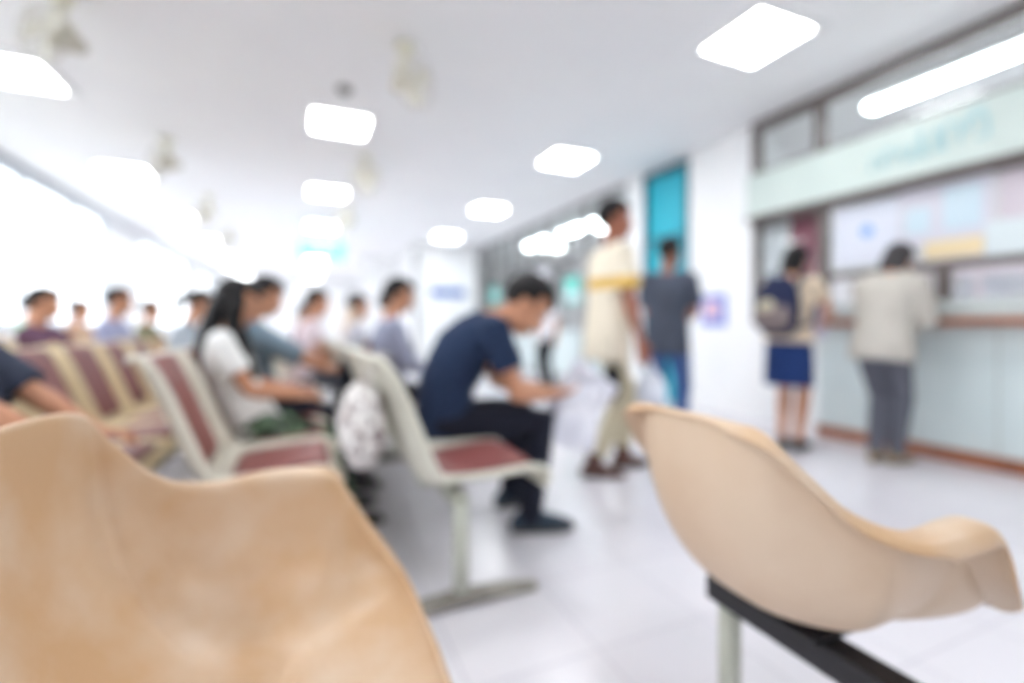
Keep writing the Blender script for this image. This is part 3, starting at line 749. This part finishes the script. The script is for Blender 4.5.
    if hood:
        hd = MB()
        hd.loft([hp_(-.06, 0, -.03), hp_(-.05, 0, -.09), S3 + V((-.02, 0, -.02)), S3 + V((-.01, 0, -.1))], [(.085 * s, .06 * s), (.09 * s, .07 * s), (.12 * s, .1 * s), (.15 * s, .12 * s)], n=20, cap0='round', cap1='flat')
        link('hood', remeshed(hd, .008, 3, .4), hood, root)
    # shirt
    g = .016 + loose
    c = MB(); c0 = S0 - dv(a0) * hem * s
    pts = [c0] + ([S0 - dv(a0) * .03 * s] if hem > .05 else []) + [S0 + dv(a0) * .06 * s] + TP[3:8] + [S3 - dv(a1) * .004 * s]
    base = dict(zip(range(9), TR)); rr = [TR[1]] + ([TR[1]] if hem > .05 else []) + [TR[2]] + TR[3:8] + [(.07 * s, .066 * s)]
    c.loft(pts, [(p + g * (1 if i else 1.25), q + g) for i, (p, q) in enumerate(rr)], n=28, cap0='flat', cap1='flat')
    for sh, el, wr, q in arms:
        u = min(sleeve, 1.0); pp = [sh - Y * q * .06 * s + V((0, 0, .005)), sh, lerp(sh, el, u * .5), lerp(sh, el, u)]
        ra = [.056 * s + g, .058 * s * k + g, .053 * s * k + g, (.056 if sleeve < 1 else .046) * s * k + g]
        if sleeve > 1:
            for tt in (.4, 1.0):
                tt2 = tt * (sleeve - 1); pp.append(lerp(el, wr, tt2)); ra.append(lerp(.044, .032, tt2) * s + g * .9)
        c.loft(pp, ra, side=V((.3, .5, .8)), n=16, cap0='round', cap1='flat')
    link('shirt' if shirt.get('name') is None else shirt['name'], remeshed(c, .0075, 4, .45), shirt['m'], root)
    # bottoms
    if skirt:
        c = MB(); z1 = S0 - V((0, 0, skirt['len'] * s))
        c.loft([S0 + dv(a0) * .09 * s, S0 - V((0, 0, .02)), lerp(S0, z1, .5), z1], [(.145 * s + .012, .11 * s), (.178 * s, .13 * s), (.185 * s, .142 * s), (.19 * s, .15 * s)], n=28)
        link('skirt', remeshed(c, .008, 3, .4), skirt['m'], root)
    if pants:
        c = MB()
        c.loft([S0 + dv(a0) * .1 * s, S0 + dv(a0) * .04 * s, S0 - dv(a0) * .04 * s, S0 - dv(a0) * .09 * s], [(.15 * s, .108 * s), (.165 * s, .118 * s), (.172 * s, .122 * s), (.135 * s, .105 * s)], n=24, cap1='round')
        for hip, kn, ank, q in legs:
            pp = [hip + V((0, 0, .02)), lerp(hip, kn, .3), lerp(hip, kn, .75)]; ra = [.096 * s, .09 * s, .074 * s]
            if plen > 1:
                pp.append(kn); ra.append(.068 * s)
                t1 = plen - 1
                for tt in (.35, .7, 1.0): pp.append(lerp(kn, ank, tt * t1)); ra.append(lerp(.068, .052, tt * t1) * s)
            else: pp[-1] = lerp(hip, kn, plen); ra[-1] = .082 * s
            c.loft(pp, ra, side=Y, n=18, cap0='round', cap1='flat')
        link('trousers' if plen > 1.2 else 'shorts', remeshed(c, .0075, 4, .4), pants, root)
    # shoes
    if shoes:
        for i, (hip, kn, ank, q) in enumerate(legs):
            fy = math.radians(fyaw[i]); fdv = V((math.cos(fy), math.sin(fy), 0)); sdv = V((-math.sin(fy), math.cos(fy), 0)); lf = lift[i]
            A = V((ank.x, ank.y, ank.z - .075 * s)); c = MB(); ss = MB(); bt = shoes.get('high', 0)
            def fp(f_, z): return A + fdv * f_ * s + V((0, 0, z * s - lf * max(0, (f_ + .05) / .22)))
            c.loft([fp(-.068, .04), fp(-.05, .048), fp(0, .052), fp(.07, .044), fp(.13, .036), fp(.178, .028)], [(.026 * s, .028 * s), (.036 * s, .04 * s), (.04 * s, .046 * s), (.045 * s, .038 * s), (.046 * s, .028 * s), (.03 * s, .018 * s)], side=sdv, n=18, cap0='round', cap1='round')
            if bt: c.loft([ank + V((0, 0, -.03)), ank + V((0, 0, bt))], [.05 * s, .056 * s], n=16)
            so = link('shoe', remeshed(c, .007, 3, .5), shoes['m'], root)
            ss.loft([fp(-.085, .008), fp(-.06, .008), fp(0, .008), fp(.07, .008), fp(.13, .008), fp(.185, .010), fp(.2, .012)], [(.02 * s, .008), (.036 * s, .011), (.04 * s, .011), (.046 * s, .011), (.047 * s, .011), (.03 * s, .010), (.012 * s, .008)], side=sdv, n=14)
            obj('sole', ss, MT['sole'], so, True)
    return root

def sit(label, x, y, shirt, pants, lean=(-16, -6), neck=14, pitch=8, rz=0, detail=0, hands=None, **kw):
    kw.setdefault('H', 1.55 if detail else 1.47); kw.setdefault('shoes', dict(m=MT['shoe']))
    p = kw.pop('pz', .54)
    hands = hands or [(.3, .11, .66), (.3, -.11, .66)]
    hx = [(.9, -.35, -.1), (.9, .35, -.1)]
    return person(label, (x, y, 0), rz, pz=p, lean=lean, neck=neck, pitch=pitch, hands=hands, hdir=kw.pop('hdir', hx), feet=kw.pop('feet', [(.47, .12, 0), (.47, -.12, 0)]),
                  kpole=(.6, 0, 1), shirt=dict(m=shirt), pants=pants, detail=detail, hem=kw.pop('hem', .05), **kw)

navy = fabric('navy cotton', (38, 52, 78)); darkden = fabric('dark denim', (30, 32, 44)); jeans = fabric('blue denim', (66, 92, 146), (84, 112, 164))
greytr = fabric('grey trouser cloth', (96, 98, 108)); khaki = fabric('khaki cloth', (196, 186, 160)); blackc = fabric('black cloth', (28, 28, 34))
# 1 man in navy
person('man in navy T-shirt hunched forward on an ivory seat, holding white papers', (.60, 2.2, 0), math.radians(-4), 1.8, False, .52, (6, 46), 84, 46, -14,
       hands=[(.55, .06, .63), (.515, -.09, .625)], hdir=((1, -.1, -.05), (1, .15, .05)), palm=((0, -.4, -1), (0, .4, 1)), poles=((-.3, .5, -1), (-.3, -.5, -1)),
       feet=[(.40, .19, 0), (.38, -.15, 0)], fyaw=(10, -12), kpole=(.6, 0, 1), shirt=dict(m=navy), sleeve=.62, hem=.07, pants=darkden, plen=2.08, shoes=dict(m=mat('dark teal sneaker', (40, 58, 74), .6)), skin=0, hair='short', belly=1.08, curl=14, hs=1.16)
# 2 girl
camo = patterned('camouflage cloth', [(58, 70, 60), (84, 102, 84), (112, 138, 112), (44, 50, 46), (96, 110, 98)], 22)
sit('girl with long black hair in white shirt and green camouflage trousers', -.22, 2.55, fabric('white cotton', (232, 232, 230)), camo, lean=(-26, -8), neck=14, pitch=20, detail=1, H=1.42, pz=.52, fem=True, hair='long', sleeve=.62,
    hands=[(.2, .09, .635), (.2, -.11, .635)], feet=[(.42, .12, 0), (.42, -.12, 0)], skin=0)
# 3 grey blue man
sit('man in grey blue shirt with arms stretched to his lap, behind the long haired girl', -.22, 3.08, fabric('grey blue shirt cloth', (112, 130, 144), (124, 142, 154)), darkden, lean=(-16, 0), neck=26, pitch=22, detail=1, H=1.5, sleeve=1.25,
    hands=[(.42, .08, .68), (.40, -.1, .68)])
# 4 walking man
cream = banded('cream shirt with yellow chest band', (236, 226, 206), [(.60, .69, (226, 186, 96))])
person('man walking past in cream shirt with yellow chest band and brown boots', (1.84, 2.66, 0), math.radians(-14), 1.76, False, None, (2, 3), 6, 2, -10,
       hands=[(.04, .24, .80), (.12, -.27, .80)], feet=[(.14, .08, 0), (-.12, -.09, 0)], lift=(0, .02), shirt=dict(m=cream), sleeve=.78, hem=.2, loose=.01, pants=khaki, plen=1.85, shoes=dict(m=mat('brown boot leather', (92, 60, 52), .5), high=.08), skin=1, hair='short', kpole=(1, 0, 0))
# 5 grey shirt man
person('man in grey shirt and blue jeans facing the white pillar', (2.70, 3.08, 0), math.radians(30), 1.66, False, None, (0, 4), 12, 10, -15,
       hands=[(.3, .1, 1.0), (.36, -.1, 1.06)], feet=[(.0, .1, 0), (.02, -.1, 0)], poles=((-.6, .4, -.8), (-.6, -.45, -.8)), shirt=dict(m=fabric('slate grey shirt cloth', (78, 84, 98))), sleeve=.75, hem=.16, loose=.006, pants=jeans, shoes=dict(m=MT['shoe']), skin=1, hair='short')
# 6 backpack woman
person('woman in cream blouse and navy skirt carrying a backpack at the counter', (3.5, 2.6, 0), math.radians(18), 1.60, True, None, (4, 10), 24, 22, -10,
       hands=[(.4, .08, 1.0), (.38, -.12, .98)], feet=[(.0, .05, 0), (.03, -.055, 0)], poles=((-.3, .9, -.6), (-.3, -.9, -.6)), shirt=dict(m=fabric('cream blouse cloth', (224, 206, 182))), sleeve=.5, hem=.03, loose=.006,
       skirt=dict(m=fabric('navy skirt cloth', (36, 58, 108)), len=.38), shoes=dict(m=MT['shoe']), skin=0, hair='bob')
# 7 counter lady
person('lady in light beige jacket and grey trousers bending over the counter ledge', (3.72, 2.06, 0), math.radians(4), 1.58, True, None, (10, 20), 34, 34, 0,
       hands=[(.33, .09, 1.15), (.33, -.1, 1.15)], hdir=((1, -.2, -.05), (1, .2, -.05)), palm=((0, 0, -1), (0, 0, -1)), poles=((-.6, .35, -1), (-.6, -.35, -1)), feet=[(.02, .05, 0), (.08, -.05, 0)],
       shirt=dict(m=fabric('beige jacket cloth', (192, 187, 178)), name='jacket'), sleeve=1.85, hem=.14, loose=.024, pants=greytr, shoes=dict(m=mat('tan shoe leather', (160, 140, 112), .6)), skin=0, hair='bob', hairm=MT['hairgrey'])
# 8.. seated others
sit('man with dark hair in lilac grey shirt seated beyond the man in navy', .53, 3.3, fabric('lilac grey shirt cloth', (150, 154, 174)), blackc, lean=(-4, 6), neck=20, pitch=10, detail=1, H=1.56, sleeve=1.4)
sit('dark haired sitter in a charcoal shirt between the lilac shirt and the beige hood', .58, 3.9, fabric('charcoal cloth', (70, 68, 76)), blackc, lean=(-2, 6), neck=16)
sit('grey haired sitter with a beige hood round the neck and pale shirt', .44, 4.4, fabric('pale shirt cloth', (206, 206, 216)), greytr, lean=(-8, -4), neck=10, hairm=MT['hairgrey'], hood=fabric('beige hood cloth', (214, 196, 178)))
sit('woman with a ponytail in pale grey blue shirt', -.82, 4.3, fabric('pale grey blue cloth', (170, 180, 190)), greytr, lean=(-4, 10), neck=24, pitch=20, hair='tail', fem=True)
sit('sitter in dark slate clothes cut off by the left picture edge', -.84, 1.8, fabric('dark slate cloth', (62, 68, 84)), fabric('russet trouser cloth', (120, 78, 66)), lean=(-18, -16), neck=4, sleeve=.95, skin=0, hands=[(.26, .1, .615), (.24, -.1, .615)], poles=((-.1, .5, -1), (.1, -.5, -1)))
sit('dark haired sitter in tan vest in front of the bright windows', -2.17, 6.5, fabric('tan vest cloth', (190, 156, 132)), greytr, lean=(-8, -4), neck=10)
sit('sitter in white shirt with green trim before the windows', -2.15, 5.5, banded('white shirt with green trim', (232, 236, 238), [(.0, .12, (120, 190, 120)), (.9, .98, (150, 210, 150))]), greytr, lean=(-8, -2), neck=12)
sit('dark haired sitter in plum shirt before the windows', -1.5, 4.1, fabric('plum cloth', (104, 76, 96)), darkden, lean=(-16, -10), neck=10, H=1.42)
sit('sitter in lavender blue shirt on the beige seats near the windows', -1.5, 5.2, fabric('lavender blue cloth', (156, 160, 190)), greytr, lean=(-6, 0), neck=14, H=1.58)
sit('sitter in maroon top far down the hall', .0, 6.5, fabric('maroon top cloth', (132, 66, 76)), blackc, lean=(-4, 2), neck=14)
sit('sitter in white and pink shirt beyond the man in grey blue', .06, 4.7, fabric('white pink cloth', (226, 212, 218)), greytr, lean=(-4, 6), neck=14, H=1.58)
sit('long haired sitter in dusty rose top far down the hall', .62, 6.8, fabric('dusty rose cloth', (176, 140, 146)), blackc, lean=(-6, 0), neck=14, hair='long', fem=True)
sit('sitter in pale blue shirt on the far beige seats', -.8, 5.7, fabric('pale blue cloth', (176, 194, 212)), darkden, lean=(-6, 0), neck=14)
sit('sitter in olive shirt on the far beige seats', -1.5, 6.2, fabric('olive cloth', (122, 122, 98)), darkden, lean=(-8, 0), neck=14)
sit('sitter in dark blue shirt far down the hall', -.02, 7.5, fabric('dark blue cloth', (54, 62, 98)), blackc, lean=(-6, 0), neck=14)
person('person standing far off in white shirt and black trousers', (3.72, 7.1, 0), math.radians(200), 1.62, False, None, (0, 2), 6, 4, 0, shirt=dict(m=fabric('white shirt cloth', (236, 236, 240))), sleeve=.7, hem=.14, pants=blackc, shoes=dict(m=MT['shoe']), skin=0, hair='short', detail=0)

# ------------------------------------------------------------------ things held or hung
def sheet(name, label, cat, loc, rz, w, h, m, amp, seed, tilt):
    P = []; n1, n2 = 14, 14
    for i in range(n1 + 1):
        r = []
        for j in range(n2 + 1):
            u, v = i / n1 - .5, j / n2 - .5
            z = amp * noise.noise(V((u * 3 + seed, v * 3, seed))) + amp * 1.2 * math.sin(u * 3.2 + .5)
            r.append(V((u * w, z, v * h)))
        P.append(r)
    o = obj(name, MB().grid(P), m, None, True, mods=[('SOLIDIFY', dict(thickness=.003)), ('SUBSURF', dict(levels=1))])
    o.location = loc; o.rotation_euler = (tilt[0], tilt[1], rz)
    return tag(o, label, cat)
sheet('paper_envelope', 'big white paper envelope hanging from the hand of the man in navy', 'envelope', (1.37, 2.26, .52), .15, .40, .44, MT['paper'], .03, 2.0, (.2, .5))
sheet('paper_sheet', 'creased white paper sheet held in front of the big envelope by the man in navy', 'paper', (1.30, 2.13, .50), -.1, .26, .34, MT['paper'], .03, 5.3, (-.15, .25))
sheet('paper_sheet', 'lilac white paper held at the waist of the woman carrying a backpack', 'paper', (3.93, 2.66, 1.0), 1.2, .2, .28, mat('lilac paper', (214, 212, 232), .7), .015, 8.1, (.1, .1))

t = thing('backpack', 'navy backpack with round pale emblem worn by the woman at the counter', 'backpack', (3.5, 2.6, 0), math.radians(18))
bpn = fabric('navy backpack cloth', (40, 46, 74))
obj('pack', MB().loft([(-.205, 0, .93), (-.23, 0, .97), (-.235, 0, 1.1), (-.22, 0, 1.24), (-.2, 0, 1.3)], [(.12, .05), (.15, .085), (.155, .09), (.14, .075), (.1, .05)], n=24, cap0='round', cap1='round', power=2.6), bpn, t, True)
obj('front_pocket', MB().loft([(-.30, 0, .95), (-.325, 0, 1.0), (-.325, 0, 1.06), (-.3, 0, 1.1)], [(.1, .03), (.12, .045), (.12, .045), (.1, .03)], n=20, cap0='round', cap1='round', power=2.6), fabric('grey tan pocket cloth', (128, 116, 116)), t, True)
obj('emblem', MB().loft([(-.372, .04, 1.1), (-.30, .04, 1.12)], [.05, .05], n=24), mat('pale gold emblem', (206, 196, 170), .5), t, True)
for q in (-1, 1): obj('strap', MB().loft([(-.15, q * .1, 1.27), (-.08, q * .115, 1.36), (.04, q * .12, 1.335), (.12, q * .125, 1.24), (.12, q * .14, 1.12), (.03, q * .165, 1.0), (-.14, q * .14, .96)], [(.022, .007)] * 7, side=Y if False else V((0, 1, 0)), n=10), bpn, t, True)
obj('top_handle', MB().loft([(-.2, -.04, 1.33), (-.2, -.03, 1.37), (-.2, .03, 1.37), (-.2, .04, 1.33)], [.008] * 4, side=V((1, 0, 0)), n=8), bpn, t, True)

t = thing('tote_bag', 'white floral tote bag hanging behind the first ivory seat', 'bag', (.235, 1.66, 0))
tot = patterned('floral tote cloth', [(226, 222, 218), (206, 200, 198), (232, 230, 226), (150, 136, 136), (220, 214, 210)], 42)
obj('pouch', MB().loft([(-.06, 0, .54), (-.06, 0, .57), (-.065, 0, .64), (-.055, 0, .72), (-.045, 0, .76)], [(.12, .055), (.145, .07), (.15, .075), (.14, .055), (.13, .03)], n=24, cap0='round', power=2.8), tot, t, True)
for q in (-.08, .08): obj('handle', MB().loft([(-.055, q, .74), (-.04, q, .8), (-.015, q, .86), (.0, q, .868), (.02, q, .855), (.03, q, .8)], [(.012, .004)] * 6, n=8), tot, t, True)

t = thing('shoulder_bag', 'black shoulder bag with grey strap on the lap of the man in grey blue', 'bag', (.27, 2.98, 0))
obj('pouch', MB().loft([(0, -.02, .655), (0, -.02, .68), (.0, -.02, .76), (.0, -.02, .80)], [(.13, .07), (.16, .085), (.15, .075), (.12, .045)], n=24, cap0='round', cap1='round', power=2.8), fabric('black bag cloth', (32, 34, 44)), t, True)
obj('strap', MB().loft([(.0, -.16, .78), (.02, -.12, .86), (.03, .0, .88), (.02, .1, .85), (.0, .13, .78)], [(.014, .004)] * 5, side=V((1, 0, 0)), n=8), mat('grey strap', (160, 164, 172), .6), t, True)
obj('buckle', MB().torus((.085, -.05, .74), .025, .006, V((1, 0, 0))), mat('steel buckle', (190, 190, 190), .3, metal=1), t, True)

t = thing('plastic_bag', 'white plastic bag hanging from the right hand of the walking man', 'bag', (2.0, 2.42, 0), .4)
wp = mat('white film plastic', (232, 236, 246), .35, (222, 228, 242), 20, .4, 30)
obj('pouch', MB().loft([(0, 0, .46), (0, 0, .49), (0, 0, .58), (0, 0, .66)], [(.07, .035), (.1, .055), (.1, .05), (.06, .025)], n=20, cap0='round', cap1='round', power=2.6), wp, t, True)
for q in (-.035, .035): obj('handle', MB().loft([(q, 0, .65), (q * .7, 0, .7), (0, 0, .745)], [(.014, .005), (.012, .004), (.01, .006)], n=8), wp, t, True)
t = thing('belt_pouch', 'black pouch hanging at the thigh of the walking man', 'bag', (1.77, 2.47, 0), -.25)
obj('pouch', MB().loft([(-.02, -.0, .54), (-.02, 0, .56), (-.02, 0, .66), (-.02, 0, .7)], [(.06, .03), (.08, .04), (.08, .04), (.06, .025)], n=20, cap0='round', cap1='round', power=3), blackc, t, True)
obj('strap', MB().loft([(-.02, .0, .69), (-.02, .015, .8), (-.02, .02, .88)], [(.012, .004)] * 3, n=8), blackc, t, True)

# ------------------------------------------------------------------ light
w = bpy.data.worlds.new('daylight'); sc.world = w; w.use_nodes = True
bg = w.node_tree.nodes['Background']; bg.inputs['Color'].default_value = (.9, .95, 1.0, 1); bg.inputs['Strength'].default_value = 2.35
sc.view_settings.view_transform = 'Standard'; sc.view_settings.look = 'None'; sc.view_settings.gamma = 1; sc.view_settings.use_curve_mapping = False
sc.view_settings.exposure = 0.74
sc.cycles.max_bounces = 8; sc.cycles.diffuse_bounces = 5; sc.cycles.transparent_max_bounces = 12
sc.cycles.use_denoising = True
